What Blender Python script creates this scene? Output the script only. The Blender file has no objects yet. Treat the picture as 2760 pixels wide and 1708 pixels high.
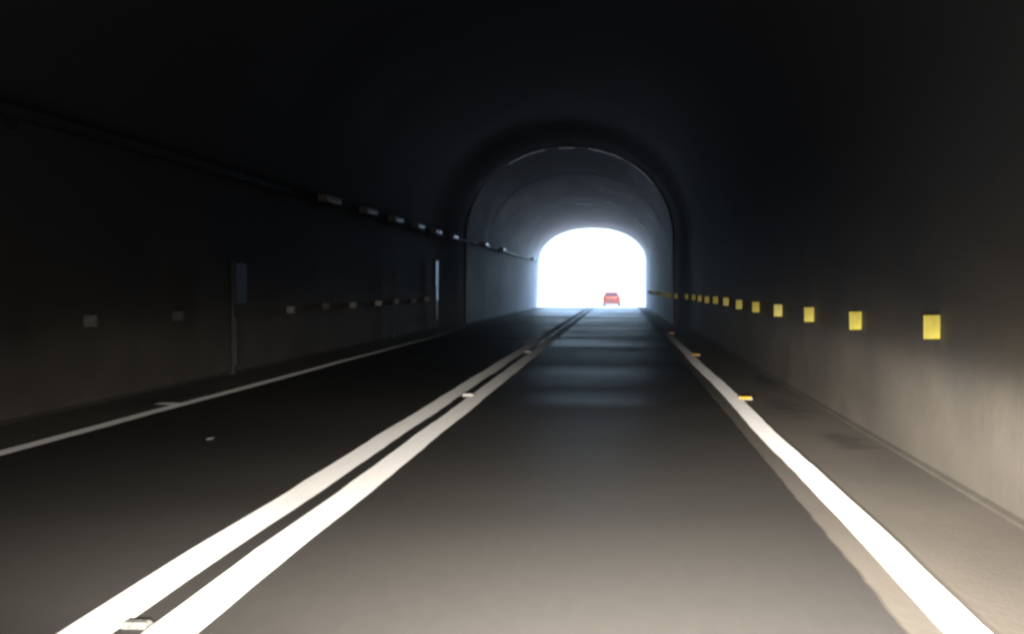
import bpy, bmesh, math, random
from mathutils import Vector, noise
random.seed(7)
R = math.radians
scene = bpy.context.scene
C = scene.collection

# ------------------------------------------------------------------ camera
cam_d = bpy.data.cameras.new("camera")
cam_d.sensor_width = 36.0
cam_d.lens = 43.2
cam_d.clip_start = 0.1
cam_d.clip_end = 6000
cam = bpy.data.objects.new("camera", cam_d)
C.objects.link(cam)
cam.location = (0.0, 0.0, 1.3)
cam.rotation_euler = (R(90 - 1.407), 0.0, R(5.038))
scene.camera = cam

# ------------------------------------------------------------------ sky, sun, exposure
SUN_EL, SUN_AZ = R(60), R(28)          # sun high ahead of the car, beyond the portal
world = bpy.data.worlds.new("World")
scene.world = world
world.use_nodes = True
nt = world.node_tree
sky = nt.nodes.new("ShaderNodeTexSky")
sky.sky_type = 'NISHITA'
sky.sun_disc = False
sky.sun_elevation = SUN_EL
sky.sun_rotation = SUN_AZ
sky.air_density = 1.0
sky.dust_density = 0.3
sky.ozone_density = 2.0
nt.links.new(sky.outputs[0], nt.nodes["Background"].inputs[0])
nt.nodes["Background"].inputs[1].default_value = 0.15
sun_d = bpy.data.lights.new("sun", 'SUN')
sun_d.energy = 2.2
sun_d.angle = R(0.5)
sun_d.color = (1.0, 0.97, 0.93)
sun = bpy.data.objects.new("sun", sun_d)
C.objects.link(sun)
sdir = Vector((math.sin(SUN_AZ) * math.cos(SUN_EL), math.cos(SUN_AZ) * math.cos(SUN_EL), math.sin(SUN_EL)))
sun.rotation_euler = sdir.to_track_quat('Z', 'Y').to_euler()

scene.view_settings.view_transform = 'Standard'
scene.view_settings.look = 'None'
scene.view_settings.gamma = 1.0
scene.view_settings.exposure = 3.8
scene.render.engine = 'CYCLES'
scene.cycles.max_bounces = 10
scene.cycles.diffuse_bounces = 8
scene.cycles.glossy_bounces = 4
scene.cycles.sample_clamp_indirect = 1.0
scene.cycles.use_guiding = True
scene.cycles.use_surface_guiding = True
scene.cycles.guiding_training_samples = 64
scene.cycles.use_denoising = True
scene.cycles.filter_width = 2.8

# ------------------------------------------------------------------ headlights of the car the picture was taken from
HEAD_POWER = 3000.0
def headlamp(x):
    ld = bpy.data.lights.new("headlamp", 'SPOT')
    ld.energy = HEAD_POWER
    ld.color = (1.0, 0.91, 0.81)
    ld.spot_size = R(165)
    ld.spot_blend = 0.35
    ld.shadow_soft_size = 0.06
    ld.use_nodes = True
    t = ld.node_tree
    em = t.nodes["Emission"]
    geo = t.nodes.new("ShaderNodeNewGeometry")
    sep = t.nodes.new("ShaderNodeSeparateXYZ")
    t.links.new(geo.outputs["Normal"], sep.inputs[0])
    def m(op, a, b=None):
        n = t.nodes.new("ShaderNodeMath"); n.operation = op
        for i, v in enumerate((a, b)):
            if v is None: continue
            if isinstance(v, (int, float)): n.inputs[i].default_value = v
            else: t.links.new(v, n.inputs[i])
        return n.outputs[0]
    el = m('DIVIDE', sep.outputs[2], sep.outputs[1])
    az = m('DIVIDE', sep.outputs[0], sep.outputs[1])
    mr = t.nodes.new("ShaderNodeMapRange")
    mr.inputs[1].default_value = -0.3; mr.inputs[2].default_value = 0.3
    t.links.new(el, mr.inputs[0])
    ramp = t.nodes.new("ShaderNodeValToRGB")
    cr = ramp.color_ramp
    stops = [(-0.30, 0.155), (-0.11, 0.28), (-0.055, 0.30), (-0.02, 0.26), (0.0, 0.20), (0.012, 0.14), (0.025, 0.075), (0.045, 0.036), (0.08, 0.012), (0.15, 0.0032), (0.3, 0.0016)]
    while len(cr.elements) < len(stops): cr.elements.new(0.5)
    for e, (p, v) in zip(cr.elements, stops):
        e.position = (p + 0.3) / 0.6; e.color = (v, v, v, 1)
    t.links.new(mr.outputs[0], ramp.inputs[0])
    def bell(v, c, w):
        q = m('DIVIDE', m('SUBTRACT', v, c), w)
        return m('POWER', 2.718, m('MULTIPLY', m('MULTIPLY', q, q), -1.0))
    wide = m('MULTIPLY', ramp.outputs[0], m('ADD', m('MULTIPLY', bell(az, 0.20, 0.40), 0.97), 0.016))
    dip = m('MULTIPLY', m('MULTIPLY', bell(el, -0.032, 0.030), bell(az, -0.02, 0.20)), 0.62)     # dipped beam: little light thrown far ahead
    near = m('MULTIPLY', m('MULTIPLY', bell(el, -0.17, 0.08), bell(az, -0.40, 0.38)), 0.085)     # spread over the opposite lane close to the car
    t.links.new(m('ADD', m('MULTIPLY', wide, m('SUBTRACT', 1.0, dip)), near), em.inputs[1])
    o = bpy.data.objects.new("headlamp", ld)
    C.objects.link(o)
    o.location = (x, 1.5, 0.66)
    o.rotation_euler = (R(90), 0, 0)
    return o
headlamp(-0.75)
headlamp(0.45)

# ------------------------------------------------------------------ helpers
def obj(name, bm, mat, parent=None, smooth=False):
    bmesh.ops.recalc_face_normals(bm, faces=bm.faces) if not getattr(bm, 'keep', False) else None
    me = bpy.data.meshes.new(name)
    bm.to_mesh(me); bm.free()
    for m in (mat if isinstance(mat, (list, tuple)) else [mat]): me.materials.append(m)
    if smooth:
        for p in me.polygons: p.use_smooth = True
    o = bpy.data.objects.new(name, me)
    C.objects.link(o)
    if parent: o.parent = parent
    return o
def tag(o, label=None, cat=None, group=None, kind=None):
    if label: o['label'] = label
    if cat: o['category'] = cat
    if group: o['group'] = group
    if kind: o['kind'] = kind
    return o
def thing(name, label, cat, loc=(0, 0, 0), rz=0, group=None):
    o = bpy.data.objects.new(name, None)
    C.objects.link(o)
    o.location = loc; o.rotation_euler = (0, 0, rz); o.empty_display_size = 0.2
    return tag(o, label, cat, group)
def copy_tree(o, parent=None):
    c = o.copy(); C.objects.link(c)
    if parent: c.parent = parent
    for ch in list(o.children): copy_tree(ch, c)
    return c
def box(bm, x0, x1, y0, y1, z0, z1, bev=0.0):
    vs = [bm.verts.new((x, y, z)) for x in (x0, x1) for y in (y0, y1) for z in (z0, z1)]
    f = [(0, 1, 3, 2), (4, 6, 7, 5), (0, 4, 5, 1), (2, 3, 7, 6), (0, 2, 6, 4), (1, 5, 7, 3)]
    fs = [bm.faces.new([vs[i] for i in q]) for q in f]
    if bev:
        es = list({e for q in fs for e in q.edges})
        bmesh.ops.bevel(bm, geom=es, offset=bev, segments=2, affect='EDGES', profile=0.6)
    return bm
def cyl(bm, p0, p1, r0, r1=None, n=20, cap=True):
    r1 = r0 if r1 is None else r1
    p0, p1 = Vector(p0), Vector(p1)
    d = (p1 - p0).normalized()
    u = d.orthogonal().normalized(); w = d.cross(u)
    rings = []
    for p, r in ((p0, r0), (p1, r1)):
        rings.append([bm.verts.new(p + (u * math.cos(2 * math.pi * k / n) + w * math.sin(2 * math.pi * k / n)) * r) for k in range(n)])
    for k in range(n):
        bm.faces.new((rings[0][k], rings[0][(k + 1) % n], rings[1][(k + 1) % n], rings[1][k]))
    if cap:
        bm.faces.new(rings[0]); bm.faces.new(rings[1])
    return bm
def road_z(y):                       # level in the tunnel, dipping gently just beyond the portal
    if y < 77: return 0.0009 * (noise.noise(Vector((0.5, y * 0.30, 7.0))) + 0.5 * noise.noise(Vector((3.5, y * 0.8, 2.0)))) * min(1, (77 - y) / 5)
    if y < 105: return -0.00065 * (y - 77) ** 2
    if y < 133: return -1.0192 + 0.00065 * (133 - y) ** 2
    return -1.0192

# ------------------------------------------------------------------ materials
def material(name, base, rough=0.8, var=None, scale=4.0, stretch=(1, 1, 1), bump=0.0, bump_scale=30.0, metallic=0.0, spec=0.5, detail=6.0, contrast=(0.35, 0.65), rough_var=0.0):
    m = bpy.data.materials.new(name); m.use_nodes = True
    t = m.node_tree; b = t.nodes["Principled BSDF"]
    b.inputs["Base Color"].default_value = (*base, 1)
    b.inputs["Roughness"].default_value = rough
    b.inputs["Metallic"].default_value = metallic
    b.inputs["Specular IOR Level"].default_value = spec
    tc = t.nodes.new("ShaderNodeTexCoord")
    mp = t.nodes.new("ShaderNodeMapping"); mp.inputs["Scale"].default_value = stretch
    t.links.new(tc.outputs["Object"], mp.inputs[0])
    if var:
        n = t.nodes.new("ShaderNodeTexNoise"); n.inputs["Scale"].default_value = scale; n.inputs["Detail"].default_value = detail
        t.links.new(mp.outputs[0], n.inputs["Vector"])
        r = t.nodes.new("ShaderNodeValToRGB")
        r.color_ramp.elements[0].position, r.color_ramp.elements[1].position = contrast
        r.color_ramp.elements[0].color = (*var, 1); r.color_ramp.elements[1].color = (*base, 1)
        t.links.new(n.outputs[0], r.inputs[0])
        t.links.new(r.outputs[0], b.inputs["Base Color"])
        if rough_var:
            mr = t.nodes.new("ShaderNodeMapRange")
            mr.inputs[1].default_value = 0.3; mr.inputs[2].default_value = 0.7
            mr.inputs[3].default_value = rough - rough_var; mr.inputs[4].default_value = rough + rough_var
            t.links.new(n.outputs[0], mr.inputs[0]); t.links.new(mr.outputs[0], b.inputs["Roughness"])
    if bump:
        n2 = t.nodes.new("ShaderNodeTexNoise"); n2.inputs["Scale"].default_value = bump_scale; n2.inputs["Detail"].default_value = 5
        t.links.new(mp.outputs[0], n2.inputs["Vector"])
        bp = t.nodes.new("ShaderNodeBump"); bp.inputs["Strength"].default_value = bump; bp.inputs["Distance"].default_value = 0.02
        t.links.new(n2.outputs[0], bp.inputs["Height"]); t.links.new(bp.outputs[0], b.inputs["Normal"])
    return m
M = {}
M['rock'] = material('shaded_bore_concrete', (0.112, 0.101, 0.084), 0.75, (0.070, 0.064, 0.054), 1.3, (1, 0.6, 0.8), 0.25, 9.0, contrast=(0.3, 0.68))
M['lining'] = material('cast_concrete', (0.40, 0.43, 0.475), 0.7, (0.27, 0.295, 0.33), 0.6, (1, 0.6, 1.3), 0.05, 10.0, contrast=(0.3, 0.7), rough_var=0.05, spec=0.3)
# colour darkened above head height to paint the unlit vault; lower walls left paler
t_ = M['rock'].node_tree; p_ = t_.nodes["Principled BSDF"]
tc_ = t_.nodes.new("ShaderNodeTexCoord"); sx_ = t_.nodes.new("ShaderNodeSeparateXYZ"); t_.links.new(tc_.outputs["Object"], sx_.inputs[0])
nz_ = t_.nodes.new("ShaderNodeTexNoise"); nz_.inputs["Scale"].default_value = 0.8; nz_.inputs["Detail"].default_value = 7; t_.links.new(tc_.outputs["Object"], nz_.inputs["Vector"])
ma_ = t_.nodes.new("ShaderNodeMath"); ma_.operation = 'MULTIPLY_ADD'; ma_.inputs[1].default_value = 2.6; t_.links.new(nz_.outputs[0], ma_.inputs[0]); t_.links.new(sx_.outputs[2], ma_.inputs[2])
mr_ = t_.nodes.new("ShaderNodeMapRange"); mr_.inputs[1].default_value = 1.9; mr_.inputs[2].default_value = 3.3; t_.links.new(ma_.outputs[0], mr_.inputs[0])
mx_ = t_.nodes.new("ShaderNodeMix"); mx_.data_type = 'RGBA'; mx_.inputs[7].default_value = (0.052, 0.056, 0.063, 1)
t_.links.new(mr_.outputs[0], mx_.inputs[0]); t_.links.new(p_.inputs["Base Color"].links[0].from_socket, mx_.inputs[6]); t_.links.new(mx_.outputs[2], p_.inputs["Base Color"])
M['face_shade'] = material('shaded_face', (0.045, 0.048, 0.054), 0.9, (0.03, 0.032, 0.036), 1.0)  # dark tone paints shade onto the front face of the first ring
M['glint'] = material('pale_glint', (0.62, 0.63, 0.63), 0.5, (0.26, 0.27, 0.28), 1.6, (1, 1, 1), contrast=(0.42, 0.55))  # pale colour paints the light glinting along the arch edges
M['facade'] = material('facade_concrete', (0.40, 0.385, 0.36), 0.85, (0.30, 0.29, 0.27), 0.6)
M['asphalt'] = material('asphalt', (0.068, 0.0655, 0.061), 0.46, (0.0635, 0.061, 0.057), 16.0, (1, 0.3, 1), 0.0, 90.0, spec=0.34, rough_var=0.02)
M['shoulder'] = material('concrete_shoulder', (0.158, 0.142, 0.118), 0.85, (0.115, 0.103, 0.086), 1.1, (1, 0.35, 1), 0.12, 40.0, contrast=(0.3, 0.6))
M['kerb'] = material('kerb_concrete', (0.125, 0.112, 0.092), 0.8, (0.08, 0.072, 0.06), 1.6, (1, 0.4, 1))
M['paint'] = material('road_paint', (0.80, 0.79, 0.76), 0.75, (0.50, 0.49, 0.465), 5.0, (1, 0.12, 1), contrast=(0.28, 0.46))
b_ = M['paint'].node_tree.nodes["Principled BSDF"]
b_.inputs["Sheen Weight"].default_value = 0.22; b_.inputs["Sheen Roughness"].default_value = 0.35   # glass beads in the paint
# marking colour darkened with distance to paint the loss of light down the tunnel
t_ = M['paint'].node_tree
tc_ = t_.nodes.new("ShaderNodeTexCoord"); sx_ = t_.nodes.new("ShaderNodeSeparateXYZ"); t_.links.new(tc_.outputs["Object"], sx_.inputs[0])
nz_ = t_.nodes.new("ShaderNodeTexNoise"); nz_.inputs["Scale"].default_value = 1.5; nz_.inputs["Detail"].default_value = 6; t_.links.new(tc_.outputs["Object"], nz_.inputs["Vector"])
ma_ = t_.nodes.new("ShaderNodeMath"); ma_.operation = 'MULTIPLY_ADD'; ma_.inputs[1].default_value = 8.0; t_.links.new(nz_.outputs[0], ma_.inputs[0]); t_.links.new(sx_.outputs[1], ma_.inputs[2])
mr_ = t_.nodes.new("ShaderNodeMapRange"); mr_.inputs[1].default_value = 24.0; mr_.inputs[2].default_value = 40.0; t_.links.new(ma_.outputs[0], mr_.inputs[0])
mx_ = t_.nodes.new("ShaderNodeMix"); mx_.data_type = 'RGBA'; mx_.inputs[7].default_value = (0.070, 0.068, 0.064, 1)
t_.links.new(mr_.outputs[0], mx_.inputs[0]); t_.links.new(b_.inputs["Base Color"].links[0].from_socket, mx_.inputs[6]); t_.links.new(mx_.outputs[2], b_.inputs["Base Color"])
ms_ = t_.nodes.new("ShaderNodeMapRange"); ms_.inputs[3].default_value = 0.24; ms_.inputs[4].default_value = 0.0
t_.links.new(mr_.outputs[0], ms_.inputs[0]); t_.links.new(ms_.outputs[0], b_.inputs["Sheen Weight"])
M['ground'] = material('dry_ground', (0.30, 0.31, 0.31), 0.95, (0.26, 0.27, 0.26), 0.05)
M['grassland'] = material('hillside', (0.22, 0.23, 0.13), 0.95, (0.10, 0.13, 0.05), 0.08)
M['yellow'] = material('yellow_reflective', (0.54, 0.47, 0.03), 0.5, (0.40, 0.34, 0.022), 18.0, (1, 1, 0.3))
M['amber'] = material('amber_lens', (0.95, 0.55, 0.04), 0.2)
M['white_lens'] = material('white_lens', (0.95, 0.94, 0.9), 0.2)
M['wornstud'] = material('worn_stud', (0.20, 0.20, 0.19), 0.7, (0.10, 0.10, 0.095), 30.0)
M['housing'] = material('marker_housing', (0.55, 0.54, 0.5), 0.6)
M['steel'] = material('galvanised_steel', (0.55, 0.57, 0.60), 0.38, (0.42, 0.44, 0.47), 6.0, metallic=0.85)
M['grimyplate'] = material('grimy_plate', (0.10, 0.09, 0.085), 0.7, (0.04, 0.04, 0.04), 16.0)
M['greyplate'] = material('weathered_plate', (0.26, 0.25, 0.235), 0.6, (0.10, 0.095, 0.09), 16.0, contrast=(0.4, 0.6))
M['duct'] = material('dusty_duct', (0.035, 0.035, 0.035), 0.6, (0.02, 0.02, 0.02), 3.0)
M['fixture'] = material('dusty_white_enamel', (0.17, 0.17, 0.168), 0.4, (0.08, 0.08, 0.078), 5.0)
M['diffuser'] = material('unlit_diffuser', (0.40, 0.41, 0.42), 0.3)
M['bluesign'] = material('blue_enamel', (0.065, 0.085, 0.14), 0.5, (0.03, 0.045, 0.08), 6.0)
M['pole'] = material('dull_zinc', (0.055, 0.058, 0.065), 0.75, (0.03, 0.03, 0.034), 5.0, (1, 1, 0.5))
M['palepanel'] = material('pale_blue_enamel', (0.20, 0.26, 0.34), 0.35, (0.08, 0.12, 0.18), 5.0)
M['pinkpanel'] = material('faded_panel', (0.36, 0.30, 0.30), 0.5, (0.16, 0.14, 0.14), 5.0)
M['red'] = material('red_car_paint', (0.56, 0.10, 0.025), 0.65)
M['glass'] = material('dark_window_glass', (0.10, 0.035, 0.03), 0.08)
M['silver'] = material('silver_plastic', (0.62, 0.62, 0.62), 0.4)
M['dimpanel'] = material('dim_panel', (0.075, 0.072, 0.07), 0.6, (0.03, 0.03, 0.03), 7.0)
M['plate'] = material('dull_plate', (0.20, 0.17, 0.16), 0.5)
M['tyre'] = material('tyre_rubber', (0.02, 0.02, 0.02), 0.85)
M['rim'] = material('alloy_rim', (0.55, 0.55, 0.56), 0.3, metallic=0.8)
M['lens_red'] = material('red_tail_lens', (0.42, 0.01, 0.01), 0.15)

# older and newer surfacing across the carriageway: broad bands that shine a little differently
t_ = M['asphalt'].node_tree; p_ = t_.nodes["Principled BSDF"]
tc_ = t_.nodes.new("ShaderNodeTexCoord"); mp_ = t_.nodes.new("ShaderNodeMapping"); mp_.inputs["Scale"].default_value = (0.16, 0.30, 1)
t_.links.new(tc_.outputs["Object"], mp_.inputs[0])
nz_ = t_.nodes.new("ShaderNodeTexNoise"); nz_.inputs["Scale"].default_value = 1.0; nz_.inputs["Detail"].default_value = 3; t_.links.new(mp_.outputs[0], nz_.inputs["Vector"])
mr_ = t_.nodes.new("ShaderNodeMapRange"); mr_.inputs[1].default_value = 0.35; mr_.inputs[2].default_value = 0.65; mr_.inputs[3].default_value = 0.42; mr_.inputs[4].default_value = 0.60
t_.links.new(nz_.outputs[0], mr_.inputs[0]); t_.links.new(mr_.outputs[0], p_.inputs["Roughness"])
# dark oil and dirt stains lying along the foot of the right wall, part of the shoulder's own surface
def add_stains(m, spots):
    t = m.node_tree; b = t.nodes["Principled BSDF"]
    tc = t.nodes.new("ShaderNodeTexCoord")
    nz = t.nodes.new("ShaderNodeTexNoise"); nz.inputs["Scale"].default_value = 3.0; nz.inputs["Detail"].default_value = 6
    t.links.new(tc.outputs["Object"], nz.inputs["Vector"])
    total = None
    for (x, y, rx, ry) in spots:
        mp = t.nodes.new("ShaderNodeMapping"); mp.vector_type = 'TEXTURE'
        mp.inputs["Location"].default_value = (x, y, 0); mp.inputs["Scale"].default_value = (rx, ry, 1)
        t.links.new(tc.outputs["Object"], mp.inputs[0])
        ln = t.nodes.new("ShaderNodeVectorMath"); ln.operation = 'LENGTH'
        t.links.new(mp.outputs[0], ln.inputs[0])
        ad = t.nodes.new("ShaderNodeMath"); ad.operation = 'ADD'
        t.links.new(ln.outputs["Value"], ad.inputs[0])
        sc = t.nodes.new("ShaderNodeMath"); sc.operation = 'MULTIPLY_ADD'
        sc.inputs[1].default_value = 2.4; sc.inputs[2].default_value = -1.2
        t.links.new(nz.outputs[0], sc.inputs[0]); t.links.new(sc.outputs[0], ad.inputs[1])
        mr = t.nodes.new("ShaderNodeMapRange"); mr.inputs[1].default_value = 0.4; mr.inputs[2].default_value = 1.1
        mr.inputs[3].default_value = 1.0; mr.inputs[4].default_value = 0.0
        t.links.new(ad.outputs[0], mr.inputs[0])
        if total is None: total = mr.outputs[0]
        else:
            mx = t.nodes.new("ShaderNodeMath"); mx.operation = 'MAXIMUM'
            t.links.new(total, mx.inputs[0]); t.links.new(mr.outputs[0], mx.inputs[1]); total = mx.outputs[0]
    src = b.inputs["Base Color"].links[0].from_socket
    mix = t.nodes.new("ShaderNodeMix"); mix.data_type = 'RGBA'
    mix.inputs[7].default_value = (0.055, 0.05, 0.045, 1)
    mul = t.nodes.new("ShaderNodeMath"); mul.operation = 'MULTIPLY'; mul.inputs[1].default_value = 0.75
    t.links.new(total, mul.inputs[0])
    t.links.new(mul.outputs[0], mix.inputs[0]); t.links.new(src, mix.inputs[6]); t.links.new(mix.outputs[2], b.inputs["Base Color"])
add_stains(M['shoulder'], [(1.92, 10.6, 0.20, 0.55), (1.80, 13.6, 0.22, 1.1), (2.0, 17.5, 0.18, 1.6), (-5.3, 14.0, 0.25, 1.5)])

# ------------------------------------------------------------------ ground, road, shoulders, kerbs, markings
CX = -1.84                       # centre line of the tunnel
def struct(name, bm, mat, smooth=False):
    return tag(obj(name, bm, mat, None, smooth), None, None, None, 'structure')
def ys_for(y0, y1):
    out = []; y = y0
    while y < y1 - 1e-6:
        out.append(y)
        y += 0.6 if y < 80 else (1.5 if y < 140 else (30 if y < 400 else 200))
    return out + [y1]
def strip(y0, y1, left, right, dz, jl=0.0, jr=0.0, wob=0.0, seed=0.0, step=None):
    bm = bmesh.new(); prev = None
    ys = ys_for(y0, y1)
    if step:
        ys = []; y = y0
        while y < y1: ys.append(y); y += step if y < 40 else (0.6 if y < 80 else 1.2)
        ys.append(y1)
    for y in ys:
        w = wob * (noise.noise(Vector((seed, y * 0.22, 3.1))) + 0.5 * noise.noise(Vector((seed, y * 0.6, 8.1))))
        a = left + w + jl * noise.noise(Vector((seed + 5, y * 4.7, 0.3)))
        b = right + w + jr * noise.noise(Vector((seed + 9, y * 4.7, 0.7)))
        z = road_z(y) + dz
        cur = (bm.verts.new((a, y, z)), bm.verts.new((b, y, z)))
        if prev: bm.faces.new((prev[0], prev[1], cur[1], cur[0]))
        prev = cur
    return bm
bm = bmesh.new(); rows = []
xs = [-900, -300, -120, -60, -30, -18, -12, -8, -5.9, CX, 2.2, 5, 10, 16, 28, 60, 120, 300, 900]
ys = [-300, -120, -62, 0, 40, 70, 77, 80] + [83 + 3 * i for i in range(18)] + [150, 200, 320, 520, 900, 1600, 3000]
for y in ys:
    row = []
    for x in xs:
        z = road_z(y) - 0.03
        if y > 80 and abs(x - CX) > 7: z += 0.5 * noise.noise(Vector((x * 0.05, y * 0.05, 2)))  - 0.15
        row.append(bm.verts.new((x, y, z)))
    rows.append(row)
for i in range(len(ys) - 1):
    for j in range(len(xs) - 1):
        bm.faces.new((rows[i][j], rows[i][j + 1], rows[i + 1][j + 1], rows[i + 1][j]))
struct('ground', bm, M['ground'])
struct('shoulder', strip(-58, 420, -5.95, 2.30, -0.008), M['shoulder'])
struct('road', strip(-58, 420, -4.74, 1.075, 0.0, 0.012, 0.014, 0.006, 1.0, 0.1), M['asphalt'])
def kerb(x0, x1):
    bm = bmesh.new(); prev = None
    s = 1 if x1 > x0 else -1
    for i in range(121):
        y = -58 + i * (43.9 + 58) / 120
        j = 0.012 * noise.noise(Vector((x0, y * 0.9, 1)))
        cur = [bm.verts.new(p) for p in ((x0 + j, y, -0.02), (x0 + s * 0.03 + j, y, 0.004), (x0 + s * 0.07 + j, y, 0.016), (x1, y, 0.05))]
        if prev:
            for k in range(3): bm.faces.new((prev[k], prev[k + 1], cur[k + 1], cur[k]))
        prev = cur
    return struct('kerb', bm, M['rock'])
kerb(2.15, 2.30)
kerb(-5.83, -5.99)
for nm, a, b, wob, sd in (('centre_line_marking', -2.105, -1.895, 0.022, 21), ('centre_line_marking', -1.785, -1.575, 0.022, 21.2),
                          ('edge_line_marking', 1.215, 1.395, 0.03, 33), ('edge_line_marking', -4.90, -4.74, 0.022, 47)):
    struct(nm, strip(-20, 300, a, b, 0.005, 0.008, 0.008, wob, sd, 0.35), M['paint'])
# a short stub of old paint lies across the left edge line
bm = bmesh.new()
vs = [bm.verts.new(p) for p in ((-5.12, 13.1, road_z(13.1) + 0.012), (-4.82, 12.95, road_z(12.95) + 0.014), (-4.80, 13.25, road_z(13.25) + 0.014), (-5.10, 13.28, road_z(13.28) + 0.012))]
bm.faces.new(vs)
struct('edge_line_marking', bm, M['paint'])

# ------------------------------------------------------------------ the tunnel
def profile(hw, spring, top, n=2.1, nw=8, na=44, foot=-0.05):
    pts = []
    for k in range(nw): pts.append((-hw, foot + (spring - foot) * k / nw))
    for k in range(na + 1):
        a = math.pi - math.pi * k / na
        c, s = math.cos(a), math.sin(a)
        pts.append((math.copysign(abs(c) ** (2 / n), c) * hw, spring + abs(s) ** (2 / n) * (top - spring)))
    for k in range(nw - 1, -1, -1): pts.append((hw, foot + (spring - foot) * k / nw))
    return pts
def sweep(bm, sections, cap_end=False):
    """sections: list of (y, profile points)"""
    prev = None; first = None
    for y, pts in sections:
        cur = [bm.verts.new((CX + x, y, z)) for x, z in pts]
        if prev:
            for k in range(len(cur) - 1): bm.faces.new((prev[k], prev[k + 1], cur[k + 1], cur[k]))
        prev = cur
        if first is None: first = cur
    return first, prev
tunnel = thing('tunnel', 'dark concrete road tunnel with stepped arched lining, daylight glaring through its far portal', 'tunnel', (0, 0, 0))
# rough outer bore
bm = bmesh.new(); base = profile(4.06, 2.9, 6.62)
secs = []
y = -60.0
while y <= 44.3:
    pts = []
    for k, (x, z) in enumerate(base):
        v = Vector((x, 0, max(z - 1.0, -0.2))).normalized()
        d = 0.022 * noise.noise(Vector((x * 0.4, y * 0.3, z * 0.4))) + 0.008 * noise.noise(Vector((x * 2, y * 1.6, z * 2)))
        f = min(1.0, max(0.12, (z - 0.8) / 2.0))
        e = max(0.0, min(1.0, (y - 38.0) / 6.0)); e = e * e * (3 - 2 * e)      # the bore draws in a little before the lining
        x2 = x * (1 - 0.080 * e); z2 = z - max(0.0, z - 2.9) * 0.078 * e
        pts.append((x2 + v.x * d * f, z2 + v.z * d * f if z > 2.5 else z))
    secs.append((y, pts)); y += 0.5
first, last = sweep(bm, secs)
bm.faces.new(first)  # added wall closing the bore out of view, keeps sky light out
obj('capped_bore_lining', bm, M['rock'], tunnel, True)
# stepped lining rings of smooth cast concrete towards the portal
def ring(y0, y1, hw, spring, top, n, hw1, top1, over=0.75, ch=0.03):
    bm = bmesh.new()
    inner = lambda f: profile(hw + (hw1 - hw) * f, spring, top + (top1 - top) * f, n)
    secs = [(y0, profile(hw + ch, spring, top + ch, n)), (y0 + ch, inner(0))] if y0 < 45 else [(y0, inner(0)), (y0 + ch, inner(0))]
    k = max(2, int((y1 - y0) / 1.0))
    for i in range(1, k + 1): secs.append((y0 + ch + (y1 - y0 - ch) * i / k, inner(i / k)))
    sweep(bm, secs)
    o = obj('lining_ring', bm, M['lining'], tunnel)
    if y0 > 45: return o
    bm = bmesh.new()
    sweep(bm, [(y0, profile(hw + over, spring, top + over, n)), (y0, profile(hw + ch, spring, top + ch, n))])
    obj('ring_face', bm, M['face_shade'], o)
    return o
def nosing(y0, hw, spring, top, n, a0, a1, w=0.42, t=0.03, mat='glint'):
    """raised strip along the inner edge of a ring; pale pieces paint its glints"""
    bm = bmesh.new(); prev = None
    K = 72
    for k in range(K + 1):
        a = math.pi - math.pi * k / K
        c, s = math.cos(a), math.sin(a)
        def pt(e):
            return (CX + math.copysign(abs(c) ** (2 / n), c) * (hw - e), spring + abs(s) ** (2 / n) * (top - spring - e))
        deg = math.degrees(a)
        if not (a0 <= deg <= a1) : prev = None; continue
        (xi, zi), (xo, zo) = pt(t), pt(-0.05)
        cur = [bm.verts.new(p) for p in ((xo, y0 - 0.004, zo), (xi, y0 + 0.01, zi), (xi, y0 + w, zi), (xo, y0 + w + 0.05, zo))]
        if prev:
            for q in range(3): bm.faces.new((prev[q], prev[q + 1], cur[q + 1], cur[q]))
        prev = cur
    return obj('glint_joint_strip', bm, M[mat], tunnel)
RINGS = [(44.0, 51.0, 3.68, 2.9, 6.30, 2.15, 3.65, 5.98), (51.003, 64.0, 3.645, 2.89, 5.972, 2.15, 3.575, 5.66), (64.003, 80.6, 3.57, 2.88, 5.652, 2.15, 3.46, 5.10)]
for r in RINGS: ring(*r)
for a0, a1 in ((101, 126), (86, 97), (58, 80), (33, 55)): nosing(44.0, 3.68, 2.9, 6.30, 2.15, a0, a1)
for a0, a1 in ((30, 48), (128, 140), (84, 98)): nosing(64.0, 3.57, 2.88, 5.652, 2.15, a0, a1, 0.6, 0.035)
nosing(51.0, 3.645, 2.89, 5.972, 2.15, 12, 168, 0.3, 0.006, 'lining')
# portal wall with coping, outside
bm = bmesh.new()
arch = profile(3.485, 2.88, 5.125, 2.15, foot=-0.6)
def wall_face(yy, flip):
    loop = [bm.verts.new((CX + x, yy, z)) for x, z in arch]
    L, T = 15.0, 9.0
    n_ = len(loop)
    outer = []
    for x, z in arch:                      # project every arch point out to the rectangle
        if z <= 2.88 + 1e-6: outer.append((math.copysign(L, x), -0.6 if abs(z + 0.6) < 1e-6 else z))
        else:
            a = math.atan2(z - 2.88, x); c, s = math.cos(a), math.sin(a)
            q = min(L / abs(c) if abs(c) > 1e-6 else 1e9, (T - 2.88) / s)
            outer.append((c * q, 2.88 + s * q))
    ov = [bm.verts.new((CX + x, yy, z)) for x, z in outer]
    for k in range(n_ - 1):
        bm.faces.new((loop[k], loop[k + 1], ov[k + 1], ov[k]))
    return loop, ov
l0, o0 = wall_face(79.6, False); l1, o1 = wall_face(80.5, True)
for k in range(len(o0) - 1): bm.faces.new((o0[k], o0[k + 1], o1[k + 1], o1[k]))
obj('portal_wall', bm, M['facade'], tunnel)
bm = bmesh.new(); box(bm, CX - 15.3, CX + 15.3, 79.4, 80.75, 9.003, 9.35, 0.03)
obj('coping', bm, M['facade'], tunnel)
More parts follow.
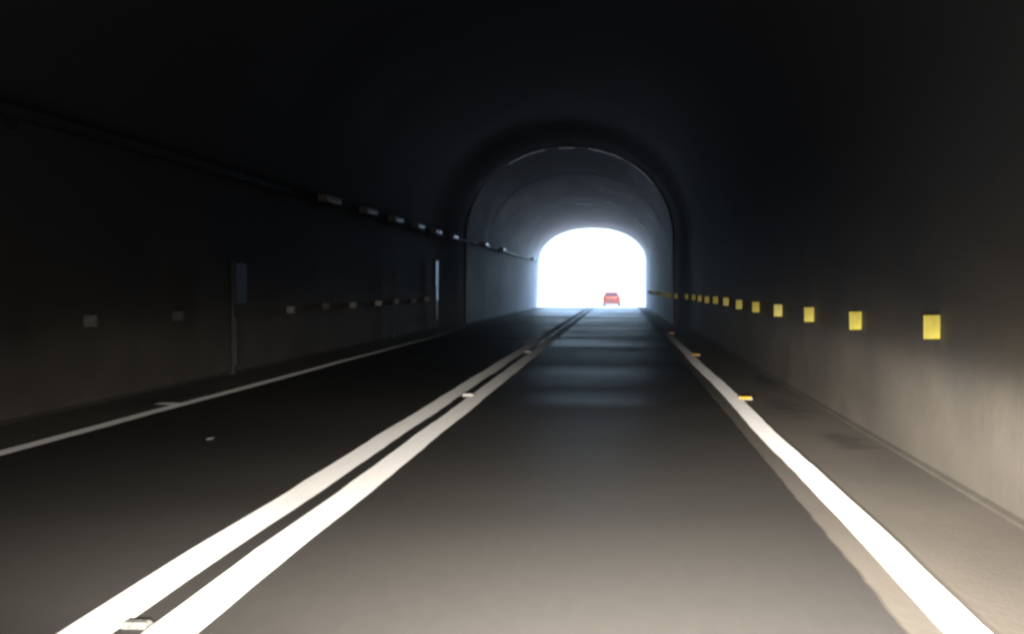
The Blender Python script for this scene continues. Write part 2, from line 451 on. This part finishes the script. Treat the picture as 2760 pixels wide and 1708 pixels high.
# hillside over the tunnel
bm = bmesh.new(); rows = []
xs = [-220, -160, -110, -80, -60, -45, -34, -26, -20, -16.8, -12, -8, -4, CX, 0, 4, 8, 13.1, 17, 23, 32, 45, 60, 85, 120, 170, 220]
ys = [-260, -190, -140, -100, -75, -60, -40, -20, 0, 20, 40, 55, 65, 72, 77, 79.5]
for y in ys:
    row = []
    for x in xs:
        up = min(1.0, (79.5 - y) / 70.0)
        side = max(0.0, abs(x - CX) - 15.0)
        z = 8.9 + 34 * (up * up * (3 - 2 * up))
        fall = math.exp(-(side / (14 + 90 * up)) ** 2)
        z = -0.6 + (z + 0.6) * fall + (2.5 * noise.noise(Vector((x * 0.03, y * 0.03, 4))) * min(1, up * 4) if fall > 0.05 else 0)
        if side > 0.1 and y > 70: z = min(z, 8.5)
        row.append(bm.verts.new((x, y, z)))
    rows.append(row)
for i in range(len(ys) - 1):
    for j in range(len(xs) - 1):
        bm.faces.new((rows[i][j], rows[i][j + 1], rows[i + 1][j + 1], rows[i + 1][j]))
struct('hillside', bm, M['grassland'], True)
# ------------------------------------------------------------------ yellow reflectors on the right wall
ORD = ['nearest', 'second', 'third', 'fourth', 'fifth', 'sixth', 'seventh', 'eighth', 'ninth', 'tenth', 'eleventh', 'twelfth', 'thirteenth',
       'fourteenth', 'fifteenth', 'sixteenth', 'seventeenth', 'eighteenth', 'nineteenth', 'twentieth', 'twenty-first', 'twenty-second',
       'twenty-third', 'twenty-fourth', 'twenty-fifth', 'twenty-sixth']
def reflector_thing(name, mat, w, h, side):
    """upright plate facing the traffic, held on an angle bracket; origin on the wall, side=+1 wall on +x"""
    t = thing(name, 'x', 'reflector')
    bm = bmesh.new()
    x0 = side * 0.03; x1 = x0 - side * w
    box(bm, min(x0, x1), max(x0, x1), -0.012, 0.0, -h / 2, h / 2, 0.006)
    p = obj('plate', bm, mat, t)
    bm = bmesh.new()
    box(bm, min(0.02 * side, -side * 0.10), max(0.02 * side, -side * 0.10), 0.001, 0.006, -0.035, 0.035)
    box(bm, min(0.02 * side, -side * 0.008), max(0.02 * side, -side * 0.008), 0.007, 0.09, -0.05, 0.05)
    obj('bracket', bm, M['duct'], t)
    return t
def at_wall(y):
    for (y0, y1, hw, *_r) in RINGS:
        if y0 <= y <= y1: return hw
    e = max(0.0, min(1.0, (y - 38.0) / 6.0)); e = e * e * (3 - 2 * e)
    return 4.06 * (1 - 0.080 * e) if y < 44 else 3.46
proto = reflector_thing('wall_reflector', M['yellow'], 0.14, 0.168, 1)
for i in range(25):
    o = proto if i == 0 else copy_tree(proto)
    y = 8.8 + 2.8 * i
    o.location = (CX + at_wall(y), y, (1.02 if i == 0 else 0.985 + random.uniform(-0.012, 0.012)))
    o.rotation_euler = (0, random.uniform(-0.03, 0.03), random.uniform(-0.12, 0.12))
    lab = ('nearest yellow reflector plate on the right tunnel wall' if i == 0 else
           '%s yellow reflector plate on the right tunnel wall, counting away from the camera' % ORD[i])
    tag(o, lab, 'reflector', 'yellow reflectors along the right wall')
# dull plates on the left wall
proto = reflector_thing('wall_reflector', M['greyplate'], 0.19, 0.13, -1)
LY = [13.1, 15.8, 21.4, 24.0, 26.5, 29.3, 31.6, 34.4, 36.8]
for i, y in enumerate(LY):
    o = proto if i == 0 else copy_tree(proto)
    o.location = (CX - at_wall(y), y, 0.90 + random.uniform(-0.02, 0.03))
    o.rotation_euler = (0, random.uniform(-0.05, 0.05), random.uniform(-0.25, 0.25))
    if i in (1, 3, 7):
        pl = o.children[0] if o.children[0].name.startswith('plate') else o.children[1]
        pl.data = pl.data.copy(); pl.data.materials[0] = M['grimyplate']
    tag(o, ('nearest dull grey reflector plate on the left tunnel wall' if i == 0 else
            '%s dull grey reflector plate on the left tunnel wall, counting away from the camera' % ORD[i]), 'reflector',
        'dull reflectors along the left wall')

# ------------------------------------------------------------------ road studs
def stud(mat, size=1.0):
    t = thing('road_stud', 'x', 'road stud')
    bm = bmesh.new()
    a, b, hh = 0.085 * size, 0.07 * size, 0.028 * size
    lo = [bm.verts.new(p) for p in ((-a, -b, -0.006), (a, -b, -0.006), (a, b, -0.006), (-a, b, -0.006))]
    up = [bm.verts.new(p) for p in ((-a * 0.86, -b * 0.55, hh), (a * 0.86, -b * 0.55, hh), (a * 0.86, b * 0.55, hh), (-a * 0.86, b * 0.55, hh))]
    bm.faces.new(lo); bm.faces.new(up)
    for k in range(4): bm.faces.new((lo[k], lo[(k + 1) % 4], up[(k + 1) % 4], up[k]))
    bmesh.ops.bevel(bm, geom=list(bm.edges), offset=0.005, segments=2, affect='EDGES')
    obj('housing', bm, M['housing'], t)
    bm = bmesh.new()       # lens plate lying on the sloping face, towards the traffic
    v = [(-a * 0.80, -b * 0.965, 0.004), (a * 0.80, -b * 0.965, 0.004), (a * 0.72, -b * 0.60, hh * 0.96), (-a * 0.72, -b * 0.60, hh * 0.96)]
    f0 = [bm.verts.new((p[0], p[1] - 0.005, p[2] + 0.002)) for p in v]; f1 = [bm.verts.new((p[0], p[1] + 0.004, p[2] - 0.002)) for p in v]
    bm.faces.new(f0); bm.faces.new(f1)
    for k in range(4): bm.faces.new((f0[k], f0[(k + 1) % 4], f1[(k + 1) % 4], f1[k]))
    obj('lens', bm, mat, t)
    return t
pw = stud(M['white_lens'], 0.85)
for i, (x, y) in reversed(list(enumerate(((-1.84, 4.53), (-1.80, 14.5), (-1.82, 24.2), (-1.84, 35.4))))):
    o = pw if i == 0 else copy_tree(pw)
    o.location = (x, y, road_z(y) + 0.007)
    if i == 0:
        o.scale = (0.7, 0.8, 0.7)
        for c in o.children: c.data = c.data.copy(); c.data.materials[0] = M['wornstud']
    tag(o, ['worn grey road stud between the double centre lines, nearest the camera', 'bright white road stud between the double lines, second from the camera',
            'glinting white road stud between the double lines, third from the camera', 'faint white road stud between the double lines, fourth from the camera'][i],
        'road stud', 'white studs along the centre line')
pa = stud(M['amber'], 1.0)
for i, (x, y) in enumerate(((1.44, 14.4), (1.43, 23.5), (1.42, 34.4))):
    o = pa if i == 0 else copy_tree(pa)
    o.location = (x, y, road_z(y) + 0.003)
    tag(o, ['bright amber road stud beside the right edge line, nearest of three', 'small amber road stud beside the right edge line, middle of three',
            'faint amber road stud beside the right edge line, farthest of three'][i], 'road stud', 'amber studs along the right edge line')
# small pale scrap lying in the left lane
bm = bmesh.new()
pts = [(0.075, 0.0), (0.05, 0.11), (-0.02, 0.16), (-0.07, 0.07), (-0.06, -0.08), (0.01, -0.14), (0.06, -0.07)]
lo = [bm.verts.new((x, y, 0.002)) for x, y in pts]; up = [bm.verts.new((x * 0.8, y * 0.8, 0.022 + 0.01 * math.sin(9 * x))) for x, y in pts]
bm.faces.new(lo); bm.faces.new(up)
for k in range(len(pts)): bm.faces.new((lo[k], lo[(k + 1) % 7], up[(k + 1) % 7], up[k]))
o = obj('litter_scrap', bm, M['wornstud'])
o.scale = (0.42, 0.6, 0.6)
o.location = (-3.49, 10.2, road_z(10.2) + 0.003)
tag(o, 'small pale scrap of litter lying on the asphalt of the left lane', 'litter')

# ------------------------------------------------------------------ cable duct and unlit lights on the left wall
bm = bmesh.new(); prev = None
DUCT = [(-57, -5.66), (38.0, -5.66), (43.85, -5.43), (44.3, -5.40), (50.9, -5.40), (51.2, -5.36), (63.9, -5.36), (64.2, -5.31), (77.9, -5.31)]
for y, x in DUCT:
    cur = [bm.verts.new((x + dx, y, 2.93 + dz)) for dx, dz in ((-0.07, -0.05), (0.07, -0.05), (0.07, 0.05), (-0.07, 0.05))]
    if prev:
        for k in range(4): bm.faces.new((prev[k], prev[(k + 1) % 4], cur[(k + 1) % 4], cur[k]))
    else: bm.faces.new(cur)
    prev = cur
bm.faces.new(prev)
duct = tag(obj('cable_duct', bm, M['duct']), 'long dark cable duct running high along the left tunnel wall', 'cable duct')
for i in range(10):
    y = 11.3 + 3.35 * i
    bm = bmesh.new(); box(bm, -5.84, -5.735, y, y + 0.04, 2.80, 2.875)
    obj('bracket', bm, M['duct'], duct)
fx = thing('tunnel_light', 'x', 'light fixture')
bm = bmesh.new(); box(bm, -0.075, 0.075, -0.58, 0.58, -0.06, 0.06, 0.02); obj('housing', bm, M['fixture'], fx)
bm = bmesh.new(); box(bm, 0.076, 0.105, -0.54, 0.54, -0.05, 0.045, 0.012); obj('diffuser', bm, M['diffuser'], fx)
for nm, yy in (('end_cap', -0.595), ('end_cap', 0.595)):
    bm = bmesh.new(); box(bm, -0.08, 0.09, yy - 0.014, yy + 0.014, -0.065, 0.065, 0.006); obj(nm, bm, M['fixture'], fx)
FY = [23.0, 26.6, 29.9, 33.25, 36.5, 40.3, 47.5, 54.2, 72.5]
for i, y in enumerate(FY):
    o = fx if i == 0 else copy_tree(fx)
    x = [q for q in ((44, -5.50), (51, -5.25), (64, -5.20), (90, -5.15)) if y < q[0]][0][1]
    o.location = (x, y, 2.95)
    lab = ('nearest unlit tunnel light on the cable duct of the left wall' if i == 0 else
           ('farthest unlit tunnel light on the left wall, beside the bright portal' if i == len(FY) - 1 else
            '%s unlit tunnel light along the left cable duct, counting away from the camera' % ORD[i]))
    tag(o, lab, 'light fixture', 'unlit lights along the left wall')

# ------------------------------------------------------------------ emergency posts on the left wall
def wall_post(y, label, z1, panels, rail=0.03):
    t = thing('wall_post', label, 'post', (-5.76, y, 0.0), 0, 'slim posts along the left wall')
    bm = bmesh.new(); cyl(bm, (0, 0, 0.0), (0, 0, z1), rail)
    obj('pole', bm, M['pole'], t, False)
    bm = bmesh.new(); box(bm, -0.06, 0.06, -0.07, 0.07, 0.0, 0.03, 0.006); obj('base_plate', bm, M['duct'], t)
    for (mat, zb0, zb1, width) in panels:
        bm = bmesh.new(); box(bm, 0.032, 0.055, 0.0, width, zb0, zb1, 0.008)
        p = obj('sign_panel', bm, M[mat], t)
        bm = bmesh.new(); box(bm, 0.028, 0.062, -0.028, -0.002, zb0, zb1, 0.006)
        obj('edge_trim', bm, M['pole'], p)
    return t
wall_post(17.9, 'nearest slim wall post on the left, with a small dim blue panel', 1.70, [('bluesign', 1.05, 1.66, 0.52), ('dimpanel', 0.12, 0.84, 0.16)])
wall_post(37.8, 'tall pale blue post panel on the left wall just before the lit lining', 2.15, [('palepanel', 0.86, 2.12, 0.55), ('pinkpanel', 0.28, 0.82, 0.5)])
wall_post(31.0, 'faint bare pole on the left wall between the two posts with panels', 1.75, [])

# ------------------------------------------------------------------ the red car beyond the portal
car = thing('red_car', 'small red hatchback seen from behind on the glaring road beyond the portal', 'car', (-0.70, 98.0, road_z(98.0)), 0)
car.scale = (0.85, 0.85, 0.85)
car.rotation_euler = (math.atan(-0.0273), 0, R(-1.0))
def loft(secs, cap=True):
    """secs: (y, [(half width, z), ...]) mirrored about x=0"""
    bm = bmesh.new(); prev = None; ends = []
    for y, pts in secs:
        full = [(-w, z) for w, z in pts] + [(w, z) for w, z in reversed(pts)]
        cur = [bm.verts.new((x, y, z)) for x, z in full]
        if prev:
            n = len(cur)
            for k in range(n): bm.faces.new((prev[k], prev[(k + 1) % n], cur[(k + 1) % n], cur[k]))
        ends.append(cur); prev = cur
    if cap: bm.faces.new(ends[0]); bm.faces.new(ends[-1])
    return bm
lower = lambda k, zt, zb: [(0.60 * k, zb), (0.78 * k, zb + 0.06), (0.82 * k, 0.50), (0.82 * k, 0.70), (0.77 * k, zt)]
bm = loft([(0.00, lower(0.93, 0.90, 0.36)), (0.10, lower(0.97, 0.93, 0.30)), (0.5, lower(1.0, 0.95, 0.24)), (2.2, lower(1.0, 0.93, 0.22)), (2.9, lower(0.99, 0.88, 0.22)),
           (3.5, lower(0.95, 0.78, 0.24)), (3.75, lower(0.86, 0.66, 0.32))])
body = obj('body', bm, M['red'], car, True)
up = lambda wb, wt, zb, zt: [(wb, zb), (wb, zb + 0.03), (wt + 0.03, zt - 0.05), (wt - 0.06, zt)]
bm = loft([(0.06, up(0.72, 0.66, 0.88, 0.98)), (0.22, up(0.74, 0.62, 0.90, 1.28)), (0.34, up(0.745, 0.60, 0.92, 1.42)), (0.9, up(0.75, 0.60, 0.92, 1.455)),
           (1.7, up(0.75, 0.60, 0.92, 1.45)), (2.25, up(0.74, 0.60, 0.90, 1.25)), (2.75, up(0.72, 0.66, 0.88, 0.93))])
obj('cabin', bm, M['red'], car, True)
bm = bmesh.new()   # rear window
v = [(-0.58, 0.055, 1.02), (0.58, 0.055, 1.02), (0.50, 0.245, 1.35), (-0.50, 0.245, 1.35)]
a_ = [bm.verts.new((x, y - 0.02, z + 0.01)) for x, y, z in v]; b_ = [bm.verts.new((x, y + 0.03, z)) for x, y, z in v]
bm.faces.new(a_); bm.faces.new(b_)
for k in range(4): bm.faces.new((a_[k], a_[(k + 1) % 4], b_[(k + 1) % 4], b_[k]))
obj('rear_window', bm, M['glass'], car)
for s in (-1, 1):
    bm = bmesh.new()
    pr = [(0.40, 1.00), (2.3, 1.00), (1.75, 1.36), (0.55, 1.38)]
    a_ = [bm.verts.new((s * (0.755 - (z - 1.0) * 0.36), y, z)) for y, z in pr]; b_ = [bm.verts.new((s * (0.70 - (z - 1.0) * 0.36), y, z)) for y, z in pr]
    bm.faces.new(a_); bm.faces.new(b_)
    for k in range(4): bm.faces.new((a_[k], a_[(k + 1) % 4], b_[(k + 1) % 4], b_[k]))
    obj('side_window', bm, M['glass'], car)
    bm = bmesh.new(); box(bm, min(s * 0.56, s * 0.765), max(s * 0.56, s * 0.765), -0.035, 0.12, 0.68, 0.90, 0.03); obj('tail_light', bm, M['lens_red'], car)
    bm = bmesh.new(); box(bm, min(s * 0.78, s * 0.95), max(s * 0.78, s * 0.95), 2.15, 2.27, 0.93, 1.05, 0.03); obj('mirror', bm, M['red'], car)
    for yy in (0.62, 3.05):
        bm = bmesh.new(); cyl(bm, (s * 0.60, yy, 0.29), (s * 0.80, yy, 0.29), 0.29, n=28)
        bmesh.ops.bevel(bm, geom=[e for e in bm.edges if len(e.link_faces) == 2 and any(len(f.verts) > 4 for f in e.link_faces)], offset=0.03, segments=2, affect='EDGES')
        w = obj('wheel', bm, M['tyre'], car)
        bm = bmesh.new(); cyl(bm, (s * 0.79, yy, 0.29), (s * 0.812, yy, 0.29), 0.18, n=20); obj('rim', bm, M['rim'], w)
bm = bmesh.new(); box(bm, -0.77, 0.77, -0.07, 0.06, 0.30, 0.47, 0.03); obj('bumper', bm, M['red'], car)
bm = bmesh.new(); box(bm, -0.70, 0.70, -0.05, 0.05, 0.20, 0.298, 0.02); obj('lower_bumper', bm, M['silver'], car)
bm = bmesh.new(); box(bm, -0.25, 0.25, -0.06, 0.01, 0.56, 0.67, 0.008); obj('number_plate', bm, M['plate'], car)


# ------------------------------------------------------------------ haze volume added for the bluish bloom round the portal
bm = bmesh.new(); box(bm, -950, 950, -320, 3050, -3, 60)
hz = tag(obj('added_haze', bm, []), None, None, None, 'stuff')
m = bpy.data.materials.new('added_haze'); m.use_nodes = True
t = m.node_tree
for n in list(t.nodes):
    if n.type != 'OUTPUT_MATERIAL': t.nodes.remove(n)
pv = t.nodes.new("ShaderNodeVolumePrincipled")
pv.inputs["Color"].default_value = (0.72, 0.86, 1.0, 1)
pv.inputs["Density"].default_value = 0.002
pv.inputs["Anisotropy"].default_value = 0.87
t.links.new(pv.outputs[0], t.nodes["Material Output"].inputs["Volume"])
hz.data.materials.append(m)
